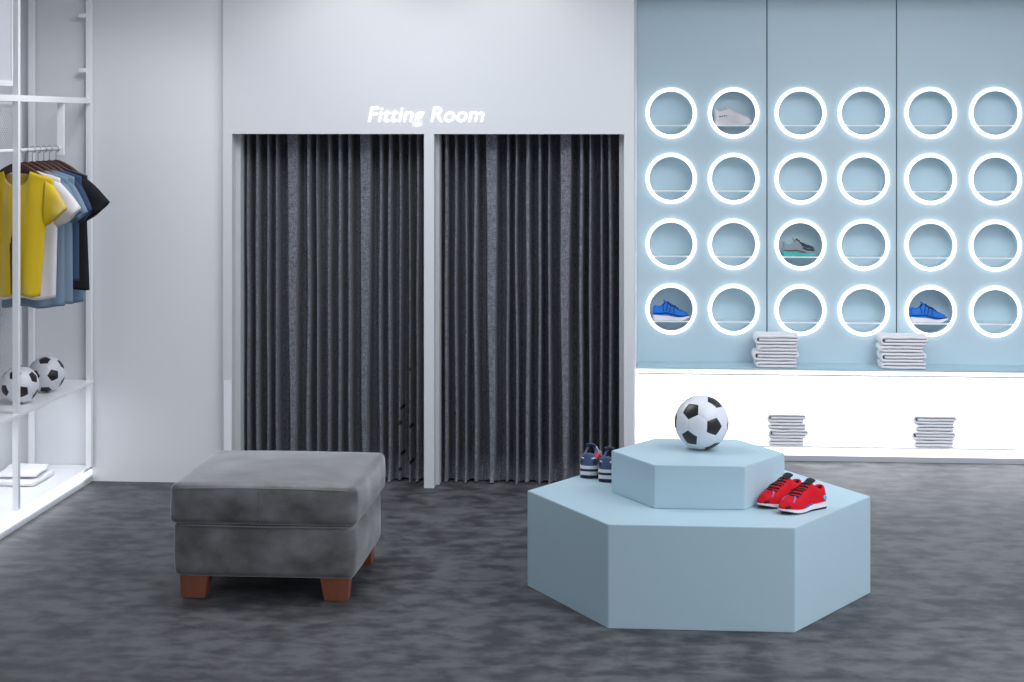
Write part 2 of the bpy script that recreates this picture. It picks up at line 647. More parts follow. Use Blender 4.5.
sp = [px2(*p) for p in ((410, 369), (409, 400), (402, 407), (400, 424), (407, 417), (411, 426), (379, 421), (386, 412), (398, 440),
                        (409, 445), (402, 453), (407, 462), (400, 470), (396, 452), (378, 441), (411, 462))]
c1 = curtain(RID1, -2.452, -1.345, sp, 0.3, 'charcoal pleated curtain in the opening behind the grey ottoman')
c2 = curtain(RID2, -1.282, -0.232, [px2(454, 417)], 1.9, 'charcoal pleated curtain in the opening next to the pale blue niche wall')
for c, (a, b) in ((c1, OPEN[0]), (c2, OPEN[1])):
    bm = bmesh.new()
    add_tube(bm, [(a + 0.002, FY + 0.21, 2.10), (b - 0.002, FY + 0.21, 2.10)], 0.012, 12)
    link('curtain_rail', bm, M['steel'], c)

# ---------------------------------------------------------------- hexagonal platform
HX, HYc = 0.168, 8.185


def hexpts(R, cx=HX, cy=HYc):
    return [(cx + R * cos(pi / 3 * k), cy + R * sin(pi / 3 * k)) for k in range(6)]


def hexobj(name, R, z0, z1, m, parent=None, bev=0.0025):
    bm = bmesh.new()
    prism(bm, [(x - HX, y - HYc) for x, y in hexpts(R)], z0, z1)
    bmesh.ops.bevel(bm, geom=list(bm.edges), offset=bev, segments=2, affect='EDGES')
    return link(name, bm, m, parent)


plat = empty('display_platform', (HX, HYc, 0))
setp(plat, 'large pale blue six-sided display platform with a smaller matching tier on top', 'display platform')
hexobj('base_block', 0.764, 0.0, 0.429, M['blueplat'], plat)
hexobj('upper_tier', 0.386, 0.4295, 0.615, M['blueplat'], plat)

# ---------------------------------------------------------------- soccer balls
PHI = (1 + sqrt(5)) / 2


def ball_mesh(R):
    V = []
    for a in (-1, 1):
        for b in (-PHI, PHI):
            V += [Vector((0, a, b)), Vector((a, b, 0)), Vector((b, 0, a))]
    V = [v.normalized() for v in V]
    adj = {i: [j for j in range(12) if j != i and V[i].dot(V[j]) > 0.4] for i in range(12)}
    faces = []
    for i in range(12):          # pentagons
        n = V[i]
        u = (V[adj[i][0]] - n * n.dot(V[adj[i][0]])).normalized()
        w = n.cross(u)
        o = sorted(adj[i], key=lambda j: math.atan2(V[j].dot(w), V[j].dot(u)))
        faces.append((1, [(V[i] * 2 + V[j]) / 3 for j in o]))
    for i in range(12):
        for j in adj[i]:
            for k in adj[i]:
                if i < j < k and k in adj[j]:
                    a, b, c = V[i], V[j], V[k]
                    faces.append((0, [(a * 2 + b) / 3, (a + b * 2) / 3, (b * 2 + c) / 3, (b + c * 2) / 3, (c * 2 + a) / 3, (c + a * 2) / 3]))
    bm = bmesh.new()
    n = 7
    for mi, P in faces:
        cen = sum(P, Vector()) / len(P)
        for q in range(len(P)):
            A, B = P[q], P[(q + 1) % len(P)]
            g = []
            for i in range(n + 1):
                row = []
                for j in range(i + 1):
                    if i == 0: p = cen.copy()
                    else: p = cen + (A - cen) * ((i - j) / n) + (B - cen) * (j / n)
                    d = 1 - i / n
                    r = R * (1 - 0.018 * exp(-(d / 0.10) ** 2))
                    row.append(bm.verts.new(p.normalized() * r))
                g.append(row)
            for i in range(n):
                for j in range(i + 1):
                    bm.faces.new((g[i][j], g[i + 1][j], g[i + 1][j + 1])).material_index = mi
                    if j < i:
                        bm.faces.new((g[i][j], g[i + 1][j + 1], g[i][j + 1])).material_index = mi
    bmesh.ops.remove_doubles(bm, verts=bm.verts, dist=1e-5)
    return bm, V


def ball(loc, A, B, label, R=0.1):
    """A, B: directions of two neighbouring black patches (x right, y up, z towards the viewer side)"""
    bm, V = ball_mesh(R)
    v0 = V[0]
    v1 = [v for v in V if 0.4 < v.dot(v0) < 0.9][0]

    def frame(a, b):
        m = (a + b).normalized()
        d = (b - a).normalized()
        d = (d - m * m.dot(d)).normalized()
        return Matrix((m, d, m.cross(d))).transposed()

    def world(p):
        x, y = p
        z = sqrt(max(0.0, 1 - x * x - y * y))
        return Vector((x, -z, y)).normalized()
    # turn towards the camera's line of sight
    los = (Vector((0, 0, 2.1)) - Vector(loc))
    yaw = math.atan2(los.x, -los.y)
    pitch = math.atan2(los.z, sqrt(los.x ** 2 + los.y ** 2))
    Rt = Matrix.Rotation(yaw, 3, 'Z') @ Matrix.Rotation(-pitch, 3, 'X')
    A, B = Rt @ world(A), Rt @ world(B)
    rot = frame(A, B) @ frame(v0, v1).inverted()
    bmesh.ops.transform(bm, matrix=rot.to_4x4(), verts=bm.verts)
    o = link('soccer_ball', bm, [M['ballwhite'], M['ballblack']], None, smooth=True, loc=loc)
    setp(o, label, 'ball', 'black and white soccer balls')
    return o


ball((0.187, 8.25, 0.615 + 0.1215), (-.42, .44), (.49, -.17), 'black and white soccer ball on top of the blue platform', 0.122)

# ---------------------------------------------------------------- ottoman
def rounded_block(x0, x1, y0, y1, z0, z1, r, bulge_side, bulge_top, nx=28, seed=0, top_only=False):
    """soft upholstered block"""
    bm = bmesh.new()
    bmesh.ops.create_cube(bm, size=2)
    bmesh.ops.subdivide_edges(bm, edges=bm.edges, cuts=nx, use_grid_fill=True)
    hx, hy, hz = (x1 - x0) / 2, (y1 - y0) / 2, (z1 - z0) / 2
    cx, cy, cz = (x0 + x1) / 2, (y0 + y1) / 2, (z0 + z1) / 2
    for v in bm.verts:
        def warp(t):         # more loops near the edges
            return math.copysign(1 - (1 - abs(t)) ** 1.6, t)
        p = Vector((warp(v.co.x) * hx, warp(v.co.y) * hy, warp(v.co.z) * hz))
        core = Vector((max(-hx + r, min(hx - r, p.x)), max(-hy + r, min(hy - r, p.y)), max(-hz + r, min(hz - r, p.z))))
        d = p - core
        if d.length > 1e-9: d = d.normalized() * r
        q = core + d
        u, w, t = q.x / hx, q.y / hy, q.z / hz
        bz = (1 - t * t)
        q.x += math.copysign(bulge_side * bz * (1 - w ** 4) * abs(u) ** 3, u)
        q.y += math.copysign(bulge_side * bz * (1 - u ** 4) * abs(w) ** 3, w)
        if t > 0: q.z += bulge_top * (1 - u * u) * (1 - w * w)
        n = noise.noise(Vector((q.x * 7 + seed, q.y * 7, q.z * 7)))
        q += q.normalized() * 0.0025 * n
        v.co = q + Vector((cx, cy, cz))
    return bm


OX, OY = -1.728, 8.222
ott = empty('ottoman', (OX, OY, 0))
setp(ott, 'square grey velvet ottoman with padded top and short brown wooden legs', 'ottoman')
bm = rounded_block(-0.400, 0.400, -0.388, 0.392, 0.098, 0.338, 0.028, 0.016, 0, seed=3)
link('body', bm, M['velvet'], ott, smooth=True)
bm = rounded_block(-0.414, 0.414, -0.40, 0.44, 0.330, 0.507, 0.030, 0.014, 0.026, seed=8)
link('cushion', bm, M['velvet'], ott, smooth=True)
cu = [c for c in ott.children if c.name.startswith('cushion')][0]
bm = bmesh.new()      # piping round the upper edge of the front and the middle seam
add_tube(bm, [(-0.375 + 0.75 * t / 20, -0.4035 - 0.006 * sin(pi * t / 20), 0.488 + 0.006 * sin(pi * t / 20)) for t in range(21)], 0.0028, 6)
link('piping', bm, M['piping'], cu)
bm = bmesh.new()
add_tube(bm, [(-0.012, -0.4055 - 0.0095 * sin(pi * (0.06 + 0.88 * t / 8)), 0.345 + 0.142 * t / 8) for t in range(9)], 0.0016, 6)
link('seam', bm, M['piping'], cu)
bm = bmesh.new()
add_tube(bm, [(-0.372 + 0.744 * t / 20, -0.392 - 0.010 * sin(pi * t / 20), 0.325) for t in range(21)], 0.003, 6)
link('piping', bm, M['piping'], [c for c in ott.children if c.name.startswith('body')][0])
for sx in (-1, 1):
    for sy in (-1, 1):
        bm = bmesh.new()
        xo = sx * 0.374
        top = [(xo, sy * 0.372), (xo - sx * 0.128, sy * 0.372), (xo - sx * 0.128, sy * 0.255), (xo, sy * 0.255)]
        bot = [(xo - sx * 0.006, sy * 0.368), (xo - sx * 0.108, sy * 0.368), (xo - sx * 0.108, sy * 0.290), (xo - sx * 0.006, sy * 0.290)]
        bv = [bm.verts.new((x, y, 0)) for x, y in bot]
        tv = [bm.verts.new((x, y, 0.108)) for x, y in top]
        bm.faces.new(bv)
        bm.faces.new(tv)
        for q in range(4):
            bm.faces.new((bv[q], bv[(q + 1) % 4], tv[(q + 1) % 4], tv[q]))
        bmesh.ops.recalc_face_normals(bm, faces=bm.faces)
        bmesh.ops.bevel(bm, geom=list(bm.edges), offset=0.003, segments=2, affect='EDGES')
        link('leg', bm, M['wood'], ott)


# ---------------------------------------------------------------- sneakers
def interp(tab, u):
    for (a, b), (c, d) in zip(tab, tab[1:]):
        if u <= c:
            return b + (d - b) * smooth01((u - a) / (c - a)) if c > a else d
    return tab[-1][1]


def sneaker(name, L, Wd, H, cols, style):
    """toe towards +x; root at the middle of the sole"""
    root = empty(name)
    up, mid, out, lace, lin, acc = cols
    wt = [(0, 0.74), (0.12, 0.80), (0.38, 0.76), (0.68, 1.0), (1.0, 0.80)]

    def w(u):
        k = interp(wt, u) * Wd / 2
        if u > 0.70: k *= max(0.0, 1 - ((u - 0.70) / 0.30) ** 2.6) ** 0.5
        if u < 0.13: k *= max(0.0, 1 - ((0.13 - u) / 0.13) ** 2.6) ** 0.5
        return k

    def zb(u):       # under side of the sole: toe spring
        return H * (0.13 * smooth01((u - 0.72) / 0.28) ** 1.3 + 0.03 * smooth01((0.08 - u) / 0.08))
    st = style.get('sole', 0.27)

    def zs(u):
        return H * interp([(0, st + 0.03), (0.35, st), (0.7, st * 0.66), (1, st * 0.9)], u)
    tt = style.get('top', [(0, 0.80), (0.05, 0.84), (0.16, 0.70), (0.27, 0.80), (0.36, 1.0), (0.55, 0.76), (0.74, 0.55), (0.90, 0.46), (1.0, 0.26)])

    def zt(u):
        return max(H * interp(tt, u), zs(u) + 0.004)

    def opn(u):
        return 0.95 * smooth01((u - 0.03) / 0.08) * smooth01((0.37 - u) / 0.07)

    def pt(u, th, off=0.0):
        ww = w(u) * 0.96 + off
        a = zs(u) - 0.004
        h = (zt(u) - a) / abs(sin(pi / 2 - opn(u) * 0.62)) ** 0.72 + off
        cy, sy = cos(th), sin(th)
        pw = 0.62
        lean = 1 - 0.12 * sy * smooth01((0.5 - u) / 0.4)
        return Vector((-L / 2 + u * L, ww * math.copysign(abs(cy) ** pw, cy) * lean, a + h * abs(sy) ** 0.72))
    nu, na = 44, 12
    bm = bmesh.new()
    rows = []
    for i in range(nu + 1):
        t = i / nu
        u = 0.5 - 0.5 * cos(pi * t)
        u = 0.002 + u * 0.996
        o = opn(u)
        half = pi / 2 - o * 0.62
        left = [pt(u, half * k / na) for k in range(na + 1)]
        e = left[-1]
        fl = zs(u) + 0.006
        kk = smooth01(o / 0.3)
        ctr = Vector((e.x, 0, e.z))
        inner = []
        for q in (0.15, 0.5, 1.0):
            tgt = Vector((e.x, e.y * 0.72, e.z + (fl - e.z) * q))
            inner.append(e.lerp(tgt, kk) if kk > 0 else e.copy())
        half_pts = left + inner
        row = half_pts + [Vector((p.x, -p.y, p.z)) for p in half_pts[::-1]]
        rows.append([bm.verts.new(p) for p in row])
    nn = len(rows[0])
    for A, B in zip(rows, rows[1:]):
        for k in range(nn - 1):
            f = bm.faces.new((A[k], A[k + 1], B[k + 1], B[k]))
            f.material_index = 1 if na < k < nn - 1 - na - 1 else 0
            if na <= k <= nn - 2 - na and opn((A[k].co.x + L / 2) / L) < 0.05: f.material_index = 0
    bm.faces.new(rows[0])
    bm.faces.new(rows[-1][::-1])
    bmesh.ops.remove_doubles(bm, verts=bm.verts, dist=2e-5)
    for f in bm.faces: f.smooth = True
    upo = link('upper', bm, [up, lin], root)

    def slab(nm, f0, f1, grow, m):
        bm = bmesh.new()
        rr = []
        for i in range(41):
            u = 0.5 - 0.5 * cos(pi * i / 40)
            uu = 0.001 + 0.998 * u
            ww = w(uu) + grow
            x = -L / 2 - grow + (L + 2 * grow) * u
            z0 = zb(uu) + (zs(uu) - zb(uu)) * f0
            z1 = zb(uu) + (zs(uu) - zb(uu)) * f1
            rr.append([bm.verts.new((x, y, z)) for y, z in ((-ww, z1), (-ww * 0.99, z0), (ww * 0.99, z0), (ww, z1))])
        for A, B in zip(rr, rr[1:]):
            for k in range(4):
                bm.faces.new((A[k], B[k], B[(k + 1) % 4], A[(k + 1) % 4]))
        bm.faces.new(rr[0])
        bm.faces.new(rr[-1][::-1])
        return link(nm, bm, m, root)
    if style.get('bands'):
        slab('outsole', 0.0, 0.22, 0.0015, out)
        slab('midsole', 0.22, 0.52, 0.002, mid)
        slab('sole_stripe', 0.52, 0.72, 0.001, out)
        slab('sole_rim', 0.72, 0.98, 0.002, mid)
    else:
        fo = style.get('outs', 0.3)
        slab('outsole', 0.0, fo, 0.001, out)
        slab('midsole', fo, 0.98, 0.002, mid)

    def strip(bm, path, wd, off=0.0022):
        """ribbon lying on the upper along (u, th) points"""
        P = []
        for (a, b), (c, d) in zip(path, path[1:]):
            for q in range(6):
                P.append((a + (c - a) * q / 6, b + (d - b) * q / 6))
        P.append(path[-1])
        pts = [pt(u, th, off) for u, th in P]
        rows = []
        for i, p in enumerate(pts):
            t = (pts[min(i + 1, len(pts) - 1)] - pts[max(i - 1, 0)]).normalized()
            u, th = P[i]
            n = (pt(u, th, 0.01) - pt(u, th, 0)).normalized()
            s = t.cross(n).normalized() * wd / 2
            rows.append([bm.verts.new(q) for q in (p - s - n * 0.003, p - s, p + s, p + s - n * 0.003)])
        for A, B in zip(rows, rows[1:]):
            for k in range(3):
                bm.faces.new((A[k], A[k + 1], B[k + 1], B[k]))
        bm.faces.new(rows[0][::-1])
        bm.faces.new(rows[-1])

    if lace:
        bm = bmesh.new()
        for k in range(style.get('laces', 5)):
            u = 0.40 + 0.062 * k
            strip(bm, [(u, 1.05), (u + 0.022, pi / 2), (u, pi - 1.05)], 0.0075, 0.0035)
            strip(bm, [(u, 1.05), (u + 0.045, pi - 1.05)], 0.0045, 0.0045)
        link('laces', bm, lace, root)
    # tongue standing in front of the opening
    bm = bmesh.new()
    tz = zt(0.36)
    tp = style.get('tongue', 1.0)
    rows = []
    for i in range(6):
        u = 0.46 - 0.035 * i
        zc = zt(min(0.46, max(u, 0.36))) + 0.001 + (0.0035 * tp * max(0, i - 2))
        ww = 0.017 + 0.0015 * i
        rows.append([bm.verts.new((-L / 2 + u * L, ww * s, zc - 0.006 * s * s + dz)) for dz in (0, -0.005) for s in (-1, -0.5, 0, 0.5, 1)])
    for A, B in zip(rows, rows[1:]):
        for k in range(4):
            bm.faces.new((A[k], A[k + 1], B[k + 1], B[k]))
            bm.faces.new((A[5 + k], B[5 + k], B[6 + k], A[6 + k]))
        bm.faces.new((A[0], B[0], B[5], A[5]))
        bm.faces.new((A[4], A[9], B[9], B[4]))
    bm.faces.new((rows[-1][0], rows[-1][1], rows[-1][2], rows[-1][3], rows[-1][4], rows[-1][9], rows[-1][8], rows[-1][7], rows[-1][6], rows[-1][5]))
    link('tongue', bm, style.get('tongue_mat', up), root, smooth=True)
    for nm, paths, wd, m in style.get('marks', []):
        for side in (0, 1):
            for pth in paths:
                bm = bmesh.new()
                strip(bm, [(a, pi - b) for a, b in pth] if side else pth, wd)
                link(nm, bm, m, root)
    return root


def fabric(name, col, rough=0.75, sheen=0.1):
    return mat(name, col, rough, 0.3, sheen=sheen)


m_blue = fabric('royal_blue_knit', (0.012, 0.17, 0.62), 0.6)
m_navyline = fabric('navy_line', (0.006, 0.02, 0.13))
m_white = fabric('white_foam', (0.78, 0.76, 0.78), 0.5)
m_grey = fabric('grey_knit', (0.27, 0.31, 0.34))
m_dgrey = fabric('dark_grey_mesh', (0.045, 0.06, 0.075))
m_teal = fabric('teal_rubber', (0.05, 0.50, 0.45), 0.45)
m_mint = fabric('mint_trim', (0.35, 0.62, 0.60))
m_offw = fabric('off_white_leather', (0.66, 0.62, 0.66), 0.6)
m_red = fabric('red_mesh', (0.66, 0.004, 0.018), 0.8, 0.0)
m_black = fabric('black_rubber', (0.012, 0.012, 0.016), 0.6)
m_cobalt = fabric('cobalt_rubber', (0.02, 0.09, 0.50), 0.4)
m_sky = fabric('sky_blue_patch', (0.06, 0.42, 0.75), 0.4)
m_lilac = fabric('lilac_trim', (0.30, 0.18, 0.45))
m_navy = fabric('navy_suede', (0.020, 0.030, 0.060))
m_slate = fabric('slate_blue_mesh', (0.075, 0.11, 0.21))
m_pink = fabric('coral_trim', (0.70, 0.045, 0.10))
m_dark = fabric('dark_lining', (0.02, 0.02, 0.025))

blue_style = dict(sole=0.26, outs=0.10, top=[(0, 0.72), (0.05, 0.78), (0.18, 0.72), (0.28, 0.84), (0.36, 1.0), (0.55, 0.78), (0.74, 0.56), (0.90, 0.42), (1.0, 0.22)],
                  marks=[('side_stripes', [[(0.33, 1.25), (0.27, 0.75), (0.30, 0.25)], [(0.42, 1.20), (0.37, 0.25)], [(0.49, 1.18), (0.46, 0.25)], [(0.57, 1.15), (0.57, 0.25)]], 0.0045, m_navyline),
                         ('sole_line', [[(0.04, 0.12), (0.35, 0.12), (0.65, 0.12), (0.97, 0.14)]], 0.007, m_navyline)], laces=5)
b1 = sneaker('sneaker', 0.236, 0.088, 0.118, (m_blue, m_white, m_white, m_navyline, m_blue, None), blue_style)
SH = -0.0755
b1.location = (COLX[0] + 0.002, BY + 0.066, ROWZ[3] + SH)
setp(b1, 'bright blue sneaker with dark stripes in the niche nearest the fitting room, bottom row', 'sneaker', 'blue sneakers in bottom row niches')
b2 = copy_tree(b1)
b2.location = (COLX[4] - 0.002, BY + 0.066, ROWZ[3] + SH)
b2['label'] = 'bright blue sneaker with dark stripes above the towel stack further from the curtains'

g1 = sneaker('sneaker', 0.215, 0.082, 0.112, (m_grey, m_teal, m_teal, m_dgrey, m_mint, None),
             dict(sole=0.22, outs=0.3, top=[(0, 0.82), (0.05, 0.82), (0.18, 0.74), (0.28, 0.80), (0.40, 0.96), (0.58, 0.72), (0.74, 0.60), (0.90, 0.50), (1.0, 0.30)],
                  marks=[('collar_trim', [[(0.06, 0.92), (0.18, 0.88), (0.30, 0.95)]], 0.007, m_mint),
                         ('toe_cap', [[(0.58, 0.5), (0.75, 0.42), (0.93, 0.45)], [(0.55, 0.85), (0.75, 0.85), (0.90, 0.85)], [(0.52, 1.15), (0.75, 1.25), (0.90, 1.3)]], 0.013, m_dgrey),
                         ('sole_line', [[(0.04, 0.10), (0.35, 0.10), (0.65, 0.10)]], 0.006, m_dgrey)]))
g1.location = (COLX[2], BY + 0.062, ROWZ[2] + SH)
setp(g1, 'grey sneaker with teal sole on the third row niche shelf', 'sneaker')

w1 = sneaker('sneaker', 0.238, 0.088, 0.112, (m_offw, m_offw, m_offw, m_offw, m_offw, None),
             dict(sole=0.20, outs=0.3, top=[(0, 0.95), (0.06, 0.92), (0.16, 0.78), (0.28, 0.86), (0.38, 1.0), (0.60, 0.74), (0.78, 0.56), (0.90, 0.46), (1.0, 0.26)],
                  marks=[('side_print', [[(0.13, 0.32), (0.19, 0.32)], [(0.205, 0.32), (0.235, 0.32)], [(0.25, 0.32), (0.29, 0.32)], [(0.305, 0.32), (0.34, 0.32)]], 0.005, m_black)]))
w1.location = (COLX[1] - 0.002, BY + 0.064, ROWZ[0] + SH)
setp(w1, 'off-white sneaker with small dark marks near the heel in the top row niche', 'sneaker')

# red pair on the platform
red_style = dict(sole=0.24, outs=0.28, laces=6, tongue=1.3, tongue_mat=m_dark,
                 top=[(0, 0.74), (0.05, 0.82), (0.16, 0.72), (0.27, 0.82), (0.36, 1.0), (0.56, 0.80), (0.74, 0.60), (0.90, 0.50), (1.0, 0.32)],
                 marks=[('toe_trim', [[(0.72, 1.5), (0.80, 0.95), (0.84, 0.70)]], 0.006, m_lilac),
                        ('heel_patch', [[(0.05, 0.22), (0.14, 0.16)]], 0.016, m_sky),
                        ('toe_guard', [[(0.90, -0.25), (0.97, -0.25)]], 0.010, m_black),
                        ('sole_inlay', [[(0.40, -0.02), (0.62, -0.02)]], 0.010, m_cobalt)])
r1 = sneaker('sneaker', 0.268, 0.096, 0.118, (m_red, m_white, m_black, m_dark, m_dark, None), red_style)
PZ = 0.4295
ang = radians(180 + 44)
r1.location = (0.606, 7.862, PZ)
r1.rotation_euler = (0, 0, ang)
setp(r1, 'red sneaker with black laces on the blue platform, the one nearer its front edge', 'sneaker', 'pair of red sneakers')
r2 = copy_tree(r1)
r2.location = (0.520, 7.972, PZ)
r2.rotation_euler = (0, 0, ang + 0.03)
r2['label'] = 'red sneaker with black laces, partly hidden behind the other red sneaker'

navy_style = dict(bands=True, sole=0.42, laces=5, tongue=1.5, tongue_mat=m_slate,
                  top=[(0, 0.86), (0.05, 0.88), (0.16, 0.78), (0.27, 0.86), (0.36, 1.02), (0.56, 0.80), (0.74, 0.60), (0.90, 0.50), (1.0, 0.36)],
                  marks=[('side_stripe', [[(0.10, 0.72), (0.22, 0.62), (0.34, 0.55), (0.50, 0.50)]], 0.016, m_pink),
                         ('heel_band', [[(0.03, 0.30), (0.16, 0.30), (0.34, 0.26)]], 0.024, m_navy),
                         ('heel_line', [[(0.02, 0.52), (0.16, 0.50)]], 0.004, m_white)])
n1 = sneaker('sneaker', 0.25, 0.098, 0.135, (m_slate, m_white, m_navy, m_white, m_dark, None), navy_style)
ang = radians(80)
n1.location = (-0.315, 8.60, PZ)
n1.rotation_euler = (0, 0, ang)
setp(n1, 'navy sneaker with coral stripe seen from its heel, nearest the corner of the platform', 'sneaker', 'pair of navy sneakers')
n2 = copy_tree(n1)
n2.location = (-0.222, 8.515, PZ)
n2.rotation_euler = (0, 0, ang - 0.05)
n2['label'] = 'navy sneaker with coral stripe seen from its heel, beside the upper tier'


# ---------------------------------------------------------------- folded towels
def towel_mesh(Wt, Dt, h, seed, layers=3):
    """a folded cloth: profile spirals in the xz plane, extruded along y with soft waves"""
    bm = bmesh.new()
    th = h / layers

    def ribbon(path, t):
        P = [Vector((x, 0, z)) for x, z in path]
        ny = 10
        rings = []
        for j in range(ny + 1):
            y = -Dt / 2 + Dt * j / ny
            edge = 1 - 0.35 * (abs(2 * j / ny - 1) ** 6)
            row = []
            for side in (1, -1):
                seq = range(len(P)) if side == 1 else range(len(P) - 1, -1, -1)
                for i in seq:
                    a = P[max(i - 1, 0)]
                    b = P[min(i + 1, len(P) - 1)]
                    tg = (b - a).normalized()
                    n = Vector((-tg.z, 0, tg.x))
                    p = P[i] + n * side * t / 2 * edge
                    wv = 0.0030 * noise.noise(Vector((p.x * 14 + seed * 5, y * 12, p.z * 20)))
                    wx = 0.006 * noise.noise(Vector((seed * 3, y * 9, p.z * 30)))
                    row.append(bm.verts.new((p.x + wx, y + 0.004 * noise.noise(Vector((p.x * 20, seed, p.z * 40))), max(0.0005, p.z + wv * (0.3 + p.z / h)))))
            rings.append(row)
        n = len(rings[0])
        for A, B in zip(rings, rings[1:]):
            for k in range(n):
                bm.faces.new((A[k], A[(k + 1) % n], B[(k + 1) % n], B[k]))
        for R_ in (rings[0], rings[-1][::-1]):
            m = len(P)
            for i in range(m - 1):
                bm.faces.new((R_[i], R_[n - 1 - i], R_[n - 2 - i], R_[i + 1]) if R_ is rings[0] else (R_[i], R_[i + 1], R_[n - 2 - i], R_[n - 1 - i]))
    t = th * 0.97
    zl = [th * (k + 0.5) for k in range(layers)]
    xL, xR = -Wt / 2 + th / 2, Wt / 2 - th / 2
    path = []
    seg = 12
    # bottom layer right -> left, round the left side, over the top -> right, tuck in
    for i in range(seg + 1): path.append((xR + (xL - xR) * i / seg, zl[0]))
    rad = (zl[-1] - zl[0]) / 2
    for i in range(1, 8):
        a = -pi / 2 - pi * i / 8
        path.append((xL + rad * cos(a) * 0.6, (zl[0] + zl[-1]) / 2 + rad * sin(a)))
    for i in range(seg + 1): path.append((xL + (xR - xL) * i / seg, zl[-1] - (0.001 * seed % 1) * 0))
    if layers >= 3:
        r2_ = (zl[-1] - zl[-2]) / 2
        for i in range(1, 6):
            a = pi / 2 - pi * i / 6
            path.append((xR + r2_ * cos(a), (zl[-1] + zl[-2]) / 2 + r2_ * sin(a)))
        for i in range(seg + 1): path.append((xR + (-Wt * 0.43 - xR) * i / seg, zl[-2]))
    ribbon(path, t)
    return bm


def towel_stack(cx, cy, z, Wt, Dt, hs, where, group, s0):
    zz = z
    order = ['bottom one', 'second from the bottom', 'second from the top', 'topmost']
    for k, h in enumerate(hs):
        bm = towel_mesh(Wt * (1 + 0.03 * ((k * 7 + s0) % 3 - 1)), Dt, h, s0 + k, 3 if h > 0.045 else 2)
        o = link('folded_towel', bm, M['towel'], None, smooth=True, loc=(cx + 0.006 * ((k * 5 + s0) % 3 - 1), cy, zz))
        nm = order[k] if len(hs) == 4 else ['lower one', 'upper one'][k]
        setp(o, 'white folded towel, %s of the %s' % (nm, where), 'towel', group)
        zz += h * 1.0


HS = [0.042, 0.060, 0.042, 0.060]
towel_stack(0.722, LY + 0.125, 0.5675, 0.258, 0.22, HS, 'counter stack nearer the curtains', 'towels stacked on the counter', 1)
towel_stack(1.492, LY + 0.125, 0.5675, 0.272, 0.22, HS, 'counter stack further from the curtains', 'towels stacked on the counter', 2)
HS2 = [0.041, 0.056, 0.041, 0.056]
towel_stack(0.786, LY + 0.10, 0.0925, 0.234, 0.17, HS2, 'plinth stack nearer the curtains', 'towels stacked on the plinth', 3)
towel_stack(1.682, LY + 0.10, 0.0925, 0.250, 0.17, HS2, 'plinth stack further from the curtains', 'towels stacked on the plinth', 4)

# ---------------------------------------------------------------- rack along the left wall
KX = -3.30
rack = empty('wall_rack', (KX, 9.1, 0))
setp(rack, 'tall white metal clothes rack with shelf and lit base along the side wall', 'clothes rack')


def rbox(name, b, m, bev=0.0, parent=None):
    o = child_box(name, b, m, rack, bev)
    return o


YN, YF = 7.9, FY + 0.04
for (x, y, zb_, zt_) in ((KX, 10.325, 0.09, CZ), (KX, 9.125, 0.09, CZ), (KX, 7.95, 0.09, CZ), (-3.642, 10.325, 0.09, CZ), (-3.642, 7.95, 0.09, CZ)):
    rbox('upright', (x - 0.016, x + 0.016, y - 0.016, y + 0.016, zb_, zt_), M['metalwhite'], 0.002)
rbox('top_bar', (KX - 0.014, KX + 0.014, YN, 10.309, 2.195, 2.228), M['metalwhite'], 0.002)
rbox('shelf', (-3.70, KX + 0.018, YN, YF, 0.572, 0.590), M['metalwhite'], 0.002)
rbox('shelf_light', (KX - 0.19, KX - 0.17, YN, YF, 0.564, 0.5715), M['ledstrip'])
base = rbox('base', (-3.74, KX, YN, YF, 0.012, 0.086), M['white'])
rbox('base_top', (-3.74, KX + 0.012, YN, YF, 0.086, 0.094), M['white'])
rbox('light_strip', (KX, KX + 0.006, YN, YF, 0.040, 0.074), M['ledstrip'])
rbox('edge_trim', (KX + 0.0005, KX + 0.012, YN, YF, 0.076, 0.0855), M['greyedge'])
rbox('kick_rail', (KX, KX + 0.010, YN, YF, 0.0, 0.032), M['greyedge'])
for y, zz in ((10.29, 2.705), (10.29, 2.388), (9.10, 2.70), (9.10, 2.385)):
    rbox('clip', (KX - 0.052, KX - 0.015, y - 0.004, y + 0.02, zz - 0.012, zz + 0.012), M['metalwhite'], 0.002)
area('rack_shelf_led', (-3.46, 9.1, 0.560), (0.03, 2.2), 3, COOL)
area('rack_base_led', (KX + 0.03, 9.1, 0.06), (2.2, 0.05), 0.8, COOL, (90, 0, 90))
# hanging rail with its dropped bracket
RZ = 1.942
bm = bmesh.new()
add_tube(bm, [(KX - 0.02, 8.1, RZ), (KX - 0.02, 9.855, RZ)], 0.0105, 12)
for y in (9.865, 8.1):
    add_box(bm, KX - 0.032, KX + 0.004, y - 0.012, y + 0.012, RZ - 0.035, 2.196)
o = link('hanging_rail', bm, M['metalwhite'], rack)
o.matrix_parent_inverse = Matrix.Translation(-Vector(rack.location))

# framed board between the uprights near the top
pb = empty('framed_board', (KX, 9.06, 2.28))
setp(pb, 'narrow white framed board clipped beside the nearest rack upright, up high', 'board')
child_box('board', (KX - 0.012, KX - 0.004, 8.2, 9.055, 2.30, 3.0), M['boardgrey'], pb)
child_box('frame_edge', (KX - 0.018, KX + 0.006, 8.2, 9.062, 2.272, 2.30), M['white'], pb, 0.002)
child_box('frame_edge', (KX - 0.018, KX + 0.006, 9.048, 9.062, 2.30, 3.0), M['white'], pb, 0.002)


